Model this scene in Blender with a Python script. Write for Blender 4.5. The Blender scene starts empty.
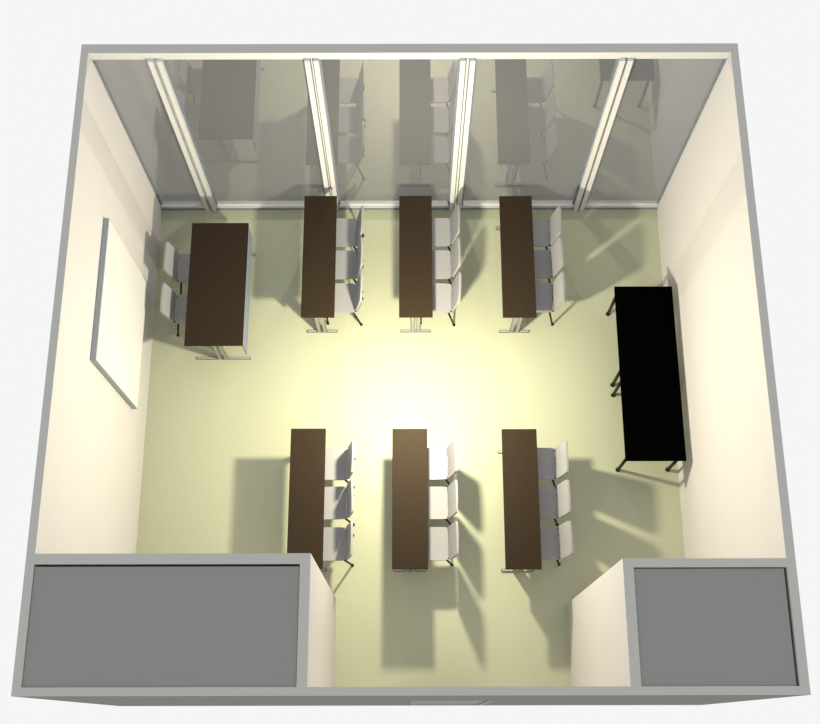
import bpy, bmesh, math
from mathutils import Euler, Vector, Matrix
SC=bpy.context.scene
SC.view_settings.view_transform='Standard'
W,D,H,T=6.4,6.08,3.496,0.105
X0,X1,Y0=-0.03,6.425,-0.035

# ---------------- materials ----------------
def mat(name,col,rough=0.6,metal=0.0,noise=0.0,nscale=40,spec=0.5,bump=0.0):
    m=bpy.data.materials.new(name); m.use_nodes=True
    nt=m.node_tree; b=nt.nodes['Principled BSDF']
    b.inputs['Roughness'].default_value=rough; b.inputs['Metallic'].default_value=metal
    b.inputs['Specular IOR Level'].default_value=spec
    b.inputs['Base Color'].default_value=(*col,1)
    tc=nt.nodes.new('ShaderNodeTexCoord')
    if noise>0:
        n=nt.nodes.new('ShaderNodeTexNoise'); n.inputs['Scale'].default_value=nscale; n.inputs['Detail'].default_value=6
        r=nt.nodes.new('ShaderNodeMixRGB'); r.blend_type='MIX'
        r.inputs[1].default_value=(*[c*(1-noise) for c in col],1); r.inputs[2].default_value=(*[min(1,c*(1+noise)) for c in col],1)
        nt.links.new(tc.outputs['Object'],n.inputs['Vector']); nt.links.new(n.outputs['Fac'],r.inputs[0]); nt.links.new(r.outputs[0],b.inputs['Base Color'])
        if bump>0:
            bp=nt.nodes.new('ShaderNodeBump'); bp.inputs['Strength'].default_value=bump; bp.inputs['Distance'].default_value=0.01
            nt.links.new(n.outputs['Fac'],bp.inputs['Height']); nt.links.new(bp.outputs[0],b.inputs['Normal'])
    return m
M_wall=mat('wall_paint',(0.535,0.52,0.53),0.7,noise=0.02,nscale=60,spec=0.3)
M_cap=mat('wall_cap_grey',(0.415,0.42,0.395),0.8,noise=0.02,nscale=30,spec=0.2)
M_out=mat('wall_exterior_grey',(0.17,0.17,0.165),0.8,noise=0.03,nscale=20,spec=0.2)
M_lid=mat('slab_grey',(0.235,0.235,0.23),0.9,noise=0.02,nscale=20,spec=0.2)
M_floor=mat('linoleum',(0.41,0.43,0.32),0.45,noise=0.12,nscale=55,spec=0.3,bump=0.03)
M_frame=mat('frame_white',(0.62,0.62,0.63),0.4)
M_frameg=mat('frame_groove',(0.18,0.21,0.28),0.5)
M_brown=mat('dark_wood',(0.028,0.019,0.011),0.6,spec=0.05)
def woodify(m,c):
    nt=m.node_tree; b=nt.nodes['Principled BSDF']; tc=nt.nodes.new('ShaderNodeTexCoord')
    mp=nt.nodes.new('ShaderNodeMapping'); mp.inputs['Scale'].default_value=(30,2,30)
    n=nt.nodes.new('ShaderNodeTexNoise'); n.inputs['Scale'].default_value=3; n.inputs['Detail'].default_value=5
    r=nt.nodes.new('ShaderNodeMixRGB'); r.inputs[1].default_value=(*[x*.88 for x in c],1); r.inputs[2].default_value=(*[x*1.12 for x in c],1)
    L=nt.links; L.new(tc.outputs['Object'],mp.inputs[0]); L.new(mp.outputs[0],n.inputs['Vector']); L.new(n.outputs['Fac'],r.inputs[0]); L.new(r.outputs[0],b.inputs['Base Color'])
woodify(M_brown,(0.026,0.018,0.0115))
M_black=mat('black_laminate',(0.0008,0.0008,0.0008),0.9,spec=0.0)
M_blackm=mat('black_metal',(0.006,0.006,0.008),0.5,spec=0.2)
M_silver=mat('silver_metal',(0.34,0.35,0.36),0.35,metal=0.5)
M_foot=mat('foot_rail',(0.34,0.36,0.35),0.5)
M_seat=mat('chair_shell',(0.275,0.275,0.30),0.5,spec=0.3)
M_board=mat('whiteboard_surface',(0.68,0.68,0.69),0.3)
M_alu=mat('aluminium_trim',(0.27,0.31,0.35),0.4,metal=0.2)
M_door=mat('door_grey',(0.12,0.12,0.125),0.5)
# glazing : grey tinted, partly reflective, partly see-through
M_glass=bpy.data.materials.new('tinted_glazing'); M_glass.use_nodes=True
nt=M_glass.node_tree; b=nt.nodes['Principled BSDF']; o=nt.nodes['Material Output']
b.inputs['Base Color'].default_value=(0.15,0.15,0.158,1); b.inputs['Roughness'].default_value=0.5; b.inputs['Specular IOR Level'].default_value=0
g=nt.nodes.new('ShaderNodeBsdfGlossy'); g.inputs['Roughness'].default_value=0.0; g.inputs['Color'].default_value=(0.9,0.9,0.97,1)
tr=nt.nodes.new('ShaderNodeBsdfTransparent'); tr.inputs[0].default_value=(0.40,0.40,0.40,1)
mx=nt.nodes.new('ShaderNodeMixShader'); mx.inputs[0].default_value=0.34
mx2=nt.nodes.new('ShaderNodeMixShader'); mx2.inputs[0].default_value=0.20
nt.links.new(b.outputs[0],mx.inputs[1]); nt.links.new(g.outputs[0],mx.inputs[2])
nt.links.new(mx.outputs[0],mx2.inputs[1]); nt.links.new(tr.outputs[0],mx2.inputs[2]); nt.links.new(mx2.outputs[0],o.inputs[0])

# ---------------- mesh helper ----------------
class MB:
    def __init__(s): s.bm=bmesh.new(); s.mats=[]
    def mi(s,m):
        if m not in s.mats: s.mats.append(m)
        return s.mats.index(m)
    def box(s,x0,x1,y0,y1,z0,z1,m,bev=0.0,top=None,faces=None):
        r=bmesh.ops.create_cube(s.bm,size=1.0); vs=r['verts']
        for v in vs: v.co=Vector(((x0+x1)/2+v.co.x*(x1-x0),(y0+y1)/2+v.co.y*(y1-y0),(z0+z1)/2+v.co.z*(z1-z0)))
        fs=set(f for v in vs for f in v.link_faces)
        for f in fs:
            f.material_index=s.mi(m); f.normal_update()
            if top and f.normal.z>0.9: f.material_index=s.mi(top)
            if faces:
                for d,mm in faces:
                    if f.normal.dot(Vector(d))>0.9: f.material_index=s.mi(mm)
        if bev>0:
            es=list(set(e for v in vs for e in v.link_edges))
            bmesh.ops.bevel(s.bm,geom=es,offset=bev,segments=2,affect='EDGES',profile=0.5)
    def pane(s,x0,x1,y,z0,z1,m):
        f=s.bm.faces.new([s.bm.verts.new(p) for p in ((x0,y,z0),(x1,y,z0),(x1,y,z1),(x0,y,z1))]); f.material_index=s.mi(m)
    def tube(s,pts,r,m,seg=10):
        k=s.mi(m); pts=[Vector(p) for p in pts]
        prev=None; n=len(pts)
        rings=[]
        for i,p in enumerate(pts):
            if i==0: d=(pts[1]-p)
            elif i==n-1: d=p-pts[i-1]
            else: d=(pts[i+1]-p).normalized()+(p-pts[i-1]).normalized()
            d.normalize()
            a=Vector((0,0,1)) if abs(d.z)<0.9 else Vector((1,0,0))
            if prev is not None: u=(prev-d*prev.dot(d)).normalized()
            else: u=d.cross(a).normalized()
            prev=u; w=d.cross(u)
            rings.append([s.bm.verts.new(p+u*r*math.cos(2*math.pi*j/seg)+w*r*math.sin(2*math.pi*j/seg)) for j in range(seg)])
        for i in range(n-1):
            for j in range(seg):
                f=s.bm.faces.new((rings[i][j],rings[i][(j+1)%seg],rings[i+1][(j+1)%seg],rings[i+1][j])); f.material_index=k; f.smooth=True
        for rg in (rings[0],rings[-1]):
            f=s.bm.faces.new(rg); f.material_index=k
    def shell(s,fn,th,m,n=10):
        k=s.mi(m)
        def q(u,v):
            a=0.09*(u*u*v*v)**3
            return u*(1-a*.5), v*(1-a*.5)
        P=[[Vector(fn(*q(-1+2*i/n,-1+2*j/n))) for j in range(n+1)] for i in range(n+1)]
        A=[[None]*(n+1) for _ in range(n+1)]; B=[[None]*(n+1) for _ in range(n+1)]
        for i in range(n+1):
            for j in range(n+1):
                du=P[min(i+1,n)][j]-P[max(i-1,0)][j]; dv=P[i][min(j+1,n)]-P[i][max(j-1,0)]
                nn=du.cross(dv).normalized()
                A[i][j]=s.bm.verts.new(P[i][j]+nn*th/2); B[i][j]=s.bm.verts.new(P[i][j]-nn*th/2)
        def F(*v):
            f=s.bm.faces.new(v); f.material_index=k
        for i in range(n):
            for j in range(n):
                F(A[i][j],A[i+1][j],A[i+1][j+1],A[i][j+1]); F(B[i][j],B[i][j+1],B[i+1][j+1],B[i+1][j])
        for i in range(n):
            F(A[i][0],B[i][0],B[i+1][0],A[i+1][0]); F(A[i][n],A[i+1][n],B[i+1][n],B[i][n])
            F(A[0][i],A[0][i+1],B[0][i+1],B[0][i]); F(A[n][i],B[n][i],B[n][i+1],A[n][i+1])
    def mesh(s,name):
        me=bpy.data.meshes.new(name); bmesh.ops.recalc_face_normals(s.bm,faces=s.bm.faces[:]); s.bm.to_mesh(me); s.bm.free()
        for m in s.mats: me.materials.append(m)
        return me
def obj(name,me,loc=(0,0,0),rz=0):
    o=bpy.data.objects.new(name,me); SC.collection.objects.link(o); o.location=loc; o.rotation_euler=(0,0,rz)
    return o

# ---------------- room ----------------
b=MB(); b.box(-T,W+T,-T,D+T,-0.1,0,M_out,top=M_floor); obj('floor',b.mesh('floor'))
b=MB(); b.box(-T,X0,-T,D+T,0,H,M_wall,top=M_cap,faces=[((-1,0,0),M_out),((0,-1,0),M_out),((0,1,0),M_out)]); obj('wall_left',b.mesh('wall_left'))
b=MB(); b.box(X1,W+T,-T,D+T,0,H,M_wall,top=M_cap,faces=[((1,0,0),M_out),((0,-1,0),M_out),((0,1,0),M_out)]); obj('wall_right',b.mesh('wall_right'))
DX0,DX1,DH=3.20,4.0,2.1
fc=[((0,-1,0),M_out)]
for (a,c,z) in ((X0,DX0,0),(DX1,X1,0),(DX0,DX1,DH)):
    b=MB(); b.box(a,c,-T,Y0,z,H,M_wall,top=M_cap,faces=fc); obj('wall_front',b.mesh('wall_front'))
b=MB(); e=.002
b.box(DX0+e,DX0+.05,-T-.002,Y0,0,DH-e,M_door,.001); b.box(DX1-.05,DX1-e,-T-.002,Y0,0,DH-e,M_door,.001); b.box(DX0+.05,DX1-.05,-T-.002,Y0,DH-.05,DH-e,M_door,.001)
b.box(DX0+.05,DX1-.05,-.095,-.055,0.002,DH-.05,M_door,.003)
b.tube([(DX0+.13,-.056,1.02),(DX0+.13,-.0,1.02),(DX0+.25,-.0,1.02)],.01,M_silver)
obj('door_1',b.mesh('door_1'))
# closets (corner partition blocks)
b=MB(); XL=2.34; YL=1.07; t=.09
b.box(X0,XL,YL-t,YL,0,H,M_wall,top=M_cap); b.box(XL-t,XL,Y0,YL-t,0,H,M_wall,top=M_cap)
obj('wall_partition_left',b.mesh('wp'))
b=MB(); b.box(X0+.004,XL-t-.004,Y0,YL-t-.02,H-.06,H-.015,M_lid); obj('ceiling_closet_left',b.mesh('cl'))
XR=5.02; YR=1.02
b=MB(); b.box(XR,X1,YR-.075,YR,0,H,M_wall,top=M_cap); b.box(XR,XR+t,Y0,YR-.075,0,H,M_wall,top=M_cap)
obj('wall_partition_right',b.mesh('wp2'))
b=MB(); b.box(XR+t+.004,X1-.025,Y0,YR-.075-.01,H-.06,H-.015,M_lid); obj('ceiling_closet_right',b.mesh('cr'))

# window wall
b=MB()
b.box(X0,X1,D,D+T,H-.10,H,M_frame,top=M_cap,faces=[((0,1,0),M_out)])
obj('wall_back',b.mesh('wall_back'))
mulls=[(.54,.69),(2.13,2.28),(3.71,3.87),(5.33,5.47)]
xs=[X0]+[v for m in mulls for v in m]+[X1]
for i in range(5):
    x0,x1=xs[2*i],xs[2*i+1]
    b=MB()
    b.pane(x0,x1,D+.03,.10,H-.10,M_glass)
    b.box(x0,x1,D-.01,D+.08,.0,.055,M_frameg,.003); b.box(x0,x1,D-.01,D+.08,.055,.10,M_frame,.003)
    b.box(x0,x1,D+.01,D+.08,H-.13,H-.10,M_frame,.003)
    for (a,c) in ((x0,x0+.02),(x1-.02,x1)):
        b.box(a,c,D+.015,D+.07,.10,H-.13,M_frameg,.002)
    obj('window_%d'%(i+1),b.mesh('window'))
for i,(x0,x1) in enumerate(mulls):
    b=MB()
    b.box(x0,x1,D+.01,D+.09,0,H-.10,M_frameg)
    b.box(x0,x0+.060,D-.03,D+.01,0,H-.10,M_frame,.003)
    b.box(x1-.060,x1,D-.03,D+.01,0,H-.10,M_frame,.003)
    b.box(x0+.068,x1-.068,D-.01,D+.01,0,H-.10,M_frame,.001)
    obj('trim_%d'%(i+1),b.mesh('mullion'))

# whiteboard
b=MB()
b.box(X0+.003,.03,3.17,4.75,.70,2.48,M_alu,.004); b.box(.03,.033,3.18,4.74,.71,2.47,M_board)
obj('whiteboard',b.mesh('whiteboard'))

# ---------------- furniture ----------------
def table_mesh(w,l,name,panel=False):
    b=MB(); x=w/2; y=l/2
    b.box(-x,x,-y,y,.722,.75,M_brown,.003)
    b.box(-x+.06,x-.06,-y+.12,y-.12,.69,.722,M_silver,.003)
    for s in (-1,1):
        yy=s*(y-.09)
        b.box(-x+.01,x-.01,yy-.016,yy+.016,0.0,.022,M_foot,.006)
        for dx in (-.035,.035):
            b.box(dx-.024,dx+.024,yy-.018,yy+.018,.022,.69,M_silver,.004)
        b.box(-x+.04,x-.04,yy-.02,yy+.02,.69,.722,M_silver,.004)
    if panel:
        b.box(x-.02,x-.004,-y+.02,y-.02,.35,.722,M_frameg,.002)
    else:
        b.box(-x+.05,-x+.065,-y+.11,y-.11,.45,.69,M_silver,.002)
    return b.mesh(name)
stm=table_mesh(.40,1.60,'student_table')
for (x,y) in ((2.10,5.09),(3.27,5.09),(4.505,5.085),(2.03,2.12),(3.195,2.115),(4.45,2.11)):
    obj('student_table',stm,(x,y,0))
obj('teacher_desk',table_mesh(.69,1.59,'teacher_desk',True),(.88,4.73,0))

b=MB()
b.box(-.345,.345,-.535,.535,.715,.75,M_black,.002)
for sx in (-1,1):
    for sy in (-1,1):
        b.tube([(sx*.30,sy*.47,.715),(sx*.30,sy*.47,.012)],.020,M_blackm,12)
        b.tube([(sx*.30,sy*.47,.012),(sx*.30,sy*.47,0)],.028,M_blackm,12)
    b.tube([(sx*.30,-.47,.69),(sx*.30,.47,.69)],.015,M_blackm)
for sy in (-1,1): b.tube([(-.30,sy*.47,.69),(.30,sy*.47,.69)],.015,M_blackm)
bm_=b.mesh('black_side_table')
obj('black_side_table',bm_,(6.0,4.142,0)); obj('black_side_table',bm_,(6.0,3.071,0))

# chair: faces -x, origin on the floor under the seat centre
b=MB()
b.shell(lambda u,v:(u*.185,v*.19,.455+.008*v*v-(.015*max(0,-u-.5)**2*4)),.018,M_seat,14)
b.shell(lambda u,v:(.20+.075*(v+1)/2-.004*u*u,u*.19,.67+v*.19),.024,M_seat,14)
for s in (-1,1):
    y=s*.165
    b.tube([(-.17,y,.44),(-.18,y,.0)],.012,M_blackm)
    b.tube([(.15,y,.44),(.24,s*.175,.0)],.012,M_blackm)
    b.tube([(-.17,y,.44),(.16,y,.44),(.205,y,.455),(.215,y,.50),(.262,y,.74)],.011,M_blackm)
    b.tube([(-.18,y,.015),(-.18,y,0)],.018,M_blackm); b.tube([(.24,s*.175,.015),(.24,s*.175,0)],.018,M_blackm)
b.tube([(-.17,-.165,.43),(-.17,.165,.43)],.010,M_blackm); b.tube([(.16,-.165,.43),(.16,.165,.43)],.010,M_blackm)
ch=b.mesh('classroom_chair')
import random; random.seed(3)
for tx in (2.10,3.27,4.505):
    for y in (5.53,5.09,4.65): obj('classroom_chair',ch,(tx+.25,y,0),random.uniform(-.05,.05))
for tx in (2.03,3.195,4.45):
    for y in (2.57,2.11,1.64): obj('classroom_chair',ch,(tx+.25,y,0),random.uniform(-.03,.03))
for y in (5.05,4.51): obj('classroom_chair',ch,(.53,y,0),math.pi)

# ---------------- light ----------------
ld=bpy.data.lights.new('ceiling_lamp','POINT'); ld.energy=560; ld.color=(1,.91,.64); ld.shadow_soft_size=.08
lo=bpy.data.objects.new('ceiling_lamp_light',ld); SC.collection.objects.link(lo); lo.location=(3.24,3.24,2.14)
ld=bpy.data.lights.new('glass_bounce_fill','POINT'); ld.energy=2800; ld.color=(1,.95,.80); ld.shadow_soft_size=.05  # added light, mirrors the room lamp to mimic its bounce off the glazing
lo=bpy.data.objects.new('glass_bounce_fill_light',ld); SC.collection.objects.link(lo); lo.location=(3.24,9.0,2.14)
w=bpy.data.worlds.new('world'); SC.world=w; w.use_nodes=True
w.node_tree.nodes['Background'].inputs[0].default_value=(.92,.92,.92,1)

cd=bpy.data.cameras.new('camera'); c=bpy.data.objects.new('camera',cd); SC.collection.objects.link(c)
c.location=(3.19219,-0.39117,13.015); c.rotation_euler=(0.32374,7e-05,-0.00179); cd.sensor_width=36; cd.lens=1103.16/820*36
SC.camera=c
